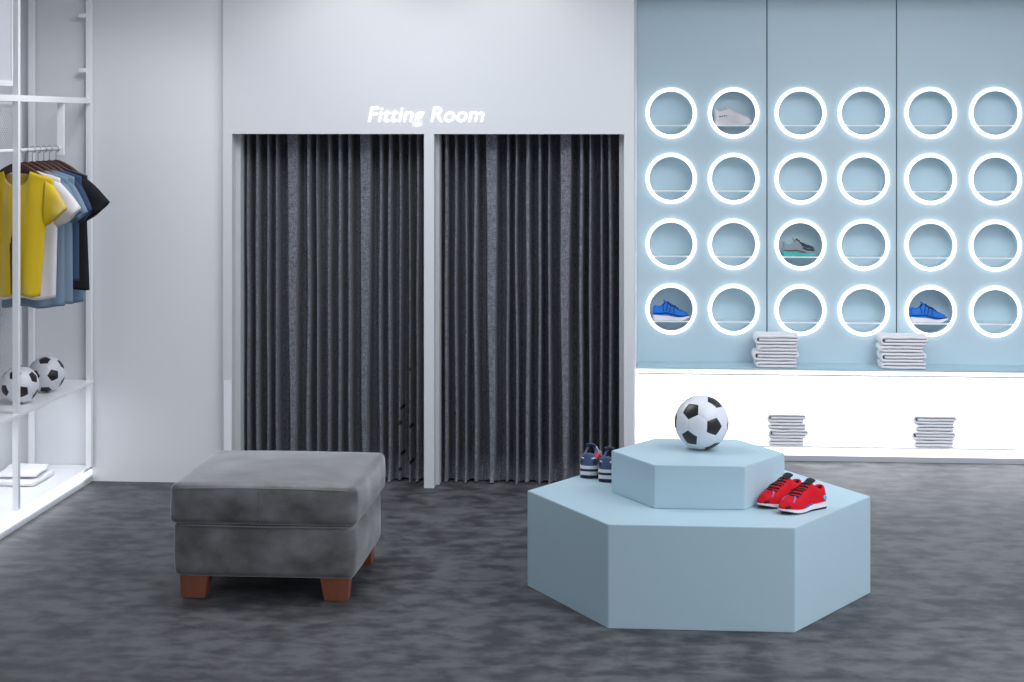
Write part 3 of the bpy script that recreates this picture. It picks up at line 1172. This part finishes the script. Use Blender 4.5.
# expanded metal screens on the side wall
def screen(y0, y1, z0, z1, label):
    root = empty('mesh_screen', (-3.70, (y0 + y1) / 2, z0))
    setp(root, label, 'mesh screen', 'expanded metal screens behind the clothes rack')
    bm = bmesh.new()
    sy, sz, t = 0.060, 0.024, 0.0022
    nz = int((z1 - z0) / sz)
    ny = int((y1 - y0) / (sy / 2))
    cy, cz = (y0 + y1) / 2, z0
    for j in range(nz):
        for ph in (0, 1):
            prev = None
            for i in range(ny + 1):
                y = y0 + i * sy / 2 - cy
                z = j * sz + (sz if (i + ph) % 2 else 0)
                q = [bm.verts.new((dx, y, z + dz)) for dx, dz in ((0, -t), (0.004, 0), (0, t))]
                if prev:
                    for k in range(2):
                        bm.faces.new((prev[k], prev[k + 1], q[k + 1], q[k]))
                prev = q
    link('mesh', bm, M['mesh'], root, recalc=False)
    for b in ((-0.006, 0.008, y0 - cy - 0.012, y0 - cy, 0, z1 - z0), (-0.006, 0.008, y1 - cy, y1 - cy + 0.012, 0, z1 - z0),
              (-0.006, 0.008, y0 - cy, y1 - cy, z1 - z0, z1 - z0 + 0.012), (-0.006, 0.008, y0 - cy, y1 - cy, -0.012, 0)):
        boxobj('frame', b, M['metalwhite'], root)


screen(9.80, 10.29, 0.61, 2.19, 'pale expanded metal screen behind the clothes, reaching the corner of the room')
screen(8.9, 9.77, 0.61, 2.19, 'pale expanded metal screen at the very edge of the view, nearer than the corner screen')

ball((-3.40, 9.455, 0.5905 + 0.0995), (.14, -.40), (.74, .39), 'black and white soccer ball on the rack shelf, nearer the rack upright')
ball((-3.395, 9.866, 0.5905 + 0.0995), (.38, -.11), (-.14, .80), 'black and white soccer ball on the rack shelf, behind the other one')


# folded shirts on the rack base
def cloth_pad(cx, cy, z, sx, sy, h, rz, seed, label):
    bm = rounded_block(-sx / 2, sx / 2, -sy / 2, sy / 2, 0, h, h * 0.48, 0.004, 0.004, nx=16, seed=seed)
    for v in bm.verts:
        v.co.x += 0.010 * noise.noise(Vector((v.co.y * 9, seed, v.co.z * 40)))
        v.co.y += 0.012 * noise.noise(Vector((v.co.x * 9, seed + 4, v.co.z * 60)))
        v.co.z = max(0.0006, v.co.z + 0.004 * noise.noise(Vector((v.co.x * 12, v.co.y * 12, seed))) * (v.co.z / h))
    o = link('folded_towel', bm, M['towel'], None, smooth=True, loc=(cx, cy, z), rz=rz)
    setp(o, label, 'towel', 'towels on the rack base')


cloth_pad(-3.53, 9.87, 0.0945, 0.24, 0.34, 0.030, 0.0, 2, 'white folded towel on the rack base, the lower of the two')
cloth_pad(-3.54, 9.90, 0.1345, 0.22, 0.30, 0.022, 0.1, 5, 'white folded towel on the rack base, the upper of the two')


# ---------------------------------------------------------------- shirts on hangers
def shirt(name, y, col, hem_half, arm_half, tip, tipz, tiplowx, tiplowz, hemz, label, seed, slit=None, shx=0.085, yaw=0.0, stripes=None, x0=-3.32):
    """heights are absolute; the neck sits at z 1.83"""
    m = mat(name + '_cloth', col, 0.85, 0.15, sheen=0.1) if stripes is None else mat(name + '_cloth', col, 0.8, 0.15, vary=(stripes, 14, (1.0, 0.0, 0.08), 0.50, 0.66))
    bm = bmesh.new()
    nk = 0.068
    nz_ = 1.835
    sh = 0.205                 # shoulder half width
    shz = 1.79
    armz = tiplowz - 0.005
    nu, nv = 44, 34

    def top(x, front):
        a = abs(x)
        if a < nk:
            dip = 0.075 if front else 0.018
            return nz_ - dip * sqrt(max(0, 1 - (a / nk) ** 2.2))
        return nz_ - (a - nk) / (sh - nk) * (nz_ - shz)

    def half(z):
        if z > armz:
            return arm_half + (sh - 0.015 - arm_half) * smooth01((z - armz) / (shz - armz)) ** 0.8
        return hem_half + (arm_half - hem_half) * (z - hemz) / (armz - hemz)
    for front in (True, False):
        s = -1 if front else 1
        g = []
        for j in range(nv + 1):
            v = j / nv
            row = []
            for i in range(nu + 1):
                u = -1 + 2 * i / nu
                zref = hemz + (shz - hemz) * v
                x = u * half(zref)
                tz = top(x, front)
                z = hemz + (tz - hemz) * v
                puff = (0.026 + 0.012 * (1 - v)) * sqrt(max(0.0, 1 - abs(u) ** 3.0)) * (0.55 + 0.45 * smooth01((1 - v) * 4))
                fold = 0.008 * sin(x * 42 + seed + 2 * noise.noise((x * 3, z * 2, seed))) * (1 - v * 0.8) * (1 - abs(u) ** 4)
                row.append(bm.verts.new((x, s * puff + fold, z + 0.006 * sin(u * 5 + seed) * (1 - v))))
            g.append(row)
        for j in range(nv):
            for i in range(nu):
                c = (g[j][i].co + g[j + 1][i + 1].co) / 2
                if slit and slit[0] < c.x < slit[1] and c.z < slit[2] - abs(c.x - (slit[0] + slit[1]) / 2) * 3: continue
                f = bm.faces.new((g[j][i], g[j][i + 1], g[j + 1][i + 1], g[j + 1][i]))
                f.smooth = True
    # sleeves
    for sd in (-1, 1):
        A0, A1 = Vector((sh - 0.055, 0, shz + 0.016)), Vector((arm_half - 0.01, 0, armz - 0.02))
        B0, B1 = Vector((tip, 0, tipz)), Vector((tiplowx, 0, tiplowz))
        n1, n2 = 12, 10
        rings = []
        for i in range(n1 + 1):
            a = i / n1
            p0, p1 = A0.lerp(B0, a), A1.lerp(B1, a)
            p0.z += 0.014 * sin(pi * a)
            ring = []
            for k in range(2 * n2):
                b = k / n2 if k <= n2 else 2 - k / n2
                s = -1 if k <= n2 else 1
                p = p0.lerp(p1, b)
                th = (0.024 + 0.006 * a) * sqrt(max(0, 1 - (2 * b - 1) ** 2))
                w_ = 0.004 * sin(b * 9 + a * 6 + seed) * a
                ring.append(bm.verts.new((sd * p.x, s * th + w_, p.z)))
            rings.append(ring)
        for R1, R2 in zip(rings, rings[1:]):
            for k in range(len(R1)):
                f = bm.faces.new((R1[k], R1[(k + 1) % len(R1)], R2[(k + 1) % len(R1)], R2[k]))
                f.smooth = True
    bmesh.ops.remove_doubles(bm, verts=bm.verts, dist=1e-4)
    o = link('t_shirt', bm, m, None, loc=(x0, y, 0), rz=yaw)
    md = o.modifiers.new('thickness', 'SOLIDIFY')
    md.thickness = 0.0018
    setp(o, label, 't-shirt', 'shirts hanging on the white rack')
    return o


def hanger(y, label, yaw=0.0):
    root = empty('clothes_hanger', (KX - 0.02, y, 1.80), yaw)
    setp(root, label, 'hanger', 'brown hangers on the rack rail')
    bm = bmesh.new()
    n = 24
    rows = []
    for i in range(n + 1):
        u = -1 + 2 * i / n
        x = u * 0.160
        zc = 0.058 - 0.075 * abs(u) ** 1.5 - 0.01 * u * u
        h = 0.024 - 0.008 * abs(u)
        t = 0.010 - 0.003 * abs(u)
        rows.append([bm.verts.new((x, dy, zc + dz)) for dy, dz in ((-t, -h), (-t, h * 0.7), (-t * 0.4, h), (t * 0.4, h), (t, h * 0.7), (t, -h))])
    for A, B in zip(rows, rows[1:]):
        for k in range(6):
            bm.faces.new((A[k], A[(k + 1) % 6], B[(k + 1) % 6], B[k]))
    bm.faces.new(rows[0])
    bm.faces.new(rows[-1][::-1])
    link('hanger_arm', bm, M['hangwood'], root, smooth=True)
    bm = bmesh.new()
    pts = [(0, 0, 0.075), (0, 0, 0.10)]
    r = 0.017
    cz = RZ - 1.80 - 0.0
    for k in range(15):
        a = -pi / 2 + (pi * 1.25) * k / 14
        pts.append((r * cos(a), 0, cz + 0.0 + r * sin(a)))
    pts = [(0, 0, 0.075), (0, 0, cz - r - 0.012)] + pts[2:]
    add_tube(bm, pts, 0.0018, 8)
    link('hook', bm, M['steel'], root)


YEL, WHT = (0.72, 0.50, 0.025), (0.72, 0.70, 0.73)
SB1, SB2, NV, BK = (0.19, 0.26, 0.34), (0.14, 0.22, 0.33), (0.045, 0.075, 0.14), (0.018, 0.018, 0.022)
shirt('yellow', 9.20, YEL, 0.120, 0.150, 0.262, 1.645, 0.180, 1.568, 1.190, 'yellow t-shirt at the front of the row on the white rack', 1.0,
      slit=(-0.030, 0.006, 1.52), stripes=(0.60, 0.48, 0.20))
shirt('white', 9.31, WHT, 0.165, 0.175, 0.300, 1.640, 0.215, 1.555, 1.165, 'white t-shirt hanging right behind the yellow one', 2.2)
shirt('light_blue', 9.42, SB1, 0.172, 0.170, 0.262, 1.62, 0.195, 1.560, 1.110, 'greyish blue t-shirt hanging right behind the white one', 3.1, x0=-3.315)
shirt('mid_blue', 9.51, SB1, 0.182, 0.178, 0.265, 1.61, 0.205, 1.560, 1.115, 'second greyish blue t-shirt back from the white one', 4.4, x0=-3.310)
shirt('navy', 9.60, NV, 0.176, 0.176, 0.25, 1.62, 0.205, 1.56, 1.235, 'short dark navy t-shirt hanging just before the black one', 5.0, x0=-3.30)
shirt('black', 9.69, BK, 0.205, 0.190, 0.318, 1.655, 0.222, 1.568, 1.180, 'black t-shirt with its sleeve sticking out past the rack upright', 6.3, x0=-3.30)
shirt('slate', 9.80, SB2, 0.165, 0.170, 0.24, 1.62, 0.195, 1.58, 1.10, 'slate blue t-shirt last in the row, its hem showing under the black one', 7.7, x0=-3.33)
for y, t in zip((9.20, 9.31, 9.42, 9.51, 9.60, 9.69, 9.80),
                ('holding the yellow t-shirt', 'holding the white t-shirt', 'holding the first greyish blue t-shirt', 'holding the second greyish blue t-shirt',
                 'holding the navy t-shirt', 'holding the black t-shirt', 'holding the last, slate blue t-shirt')):
    hanger(y, 'dark brown wooden hanger with steel hook ' + t)
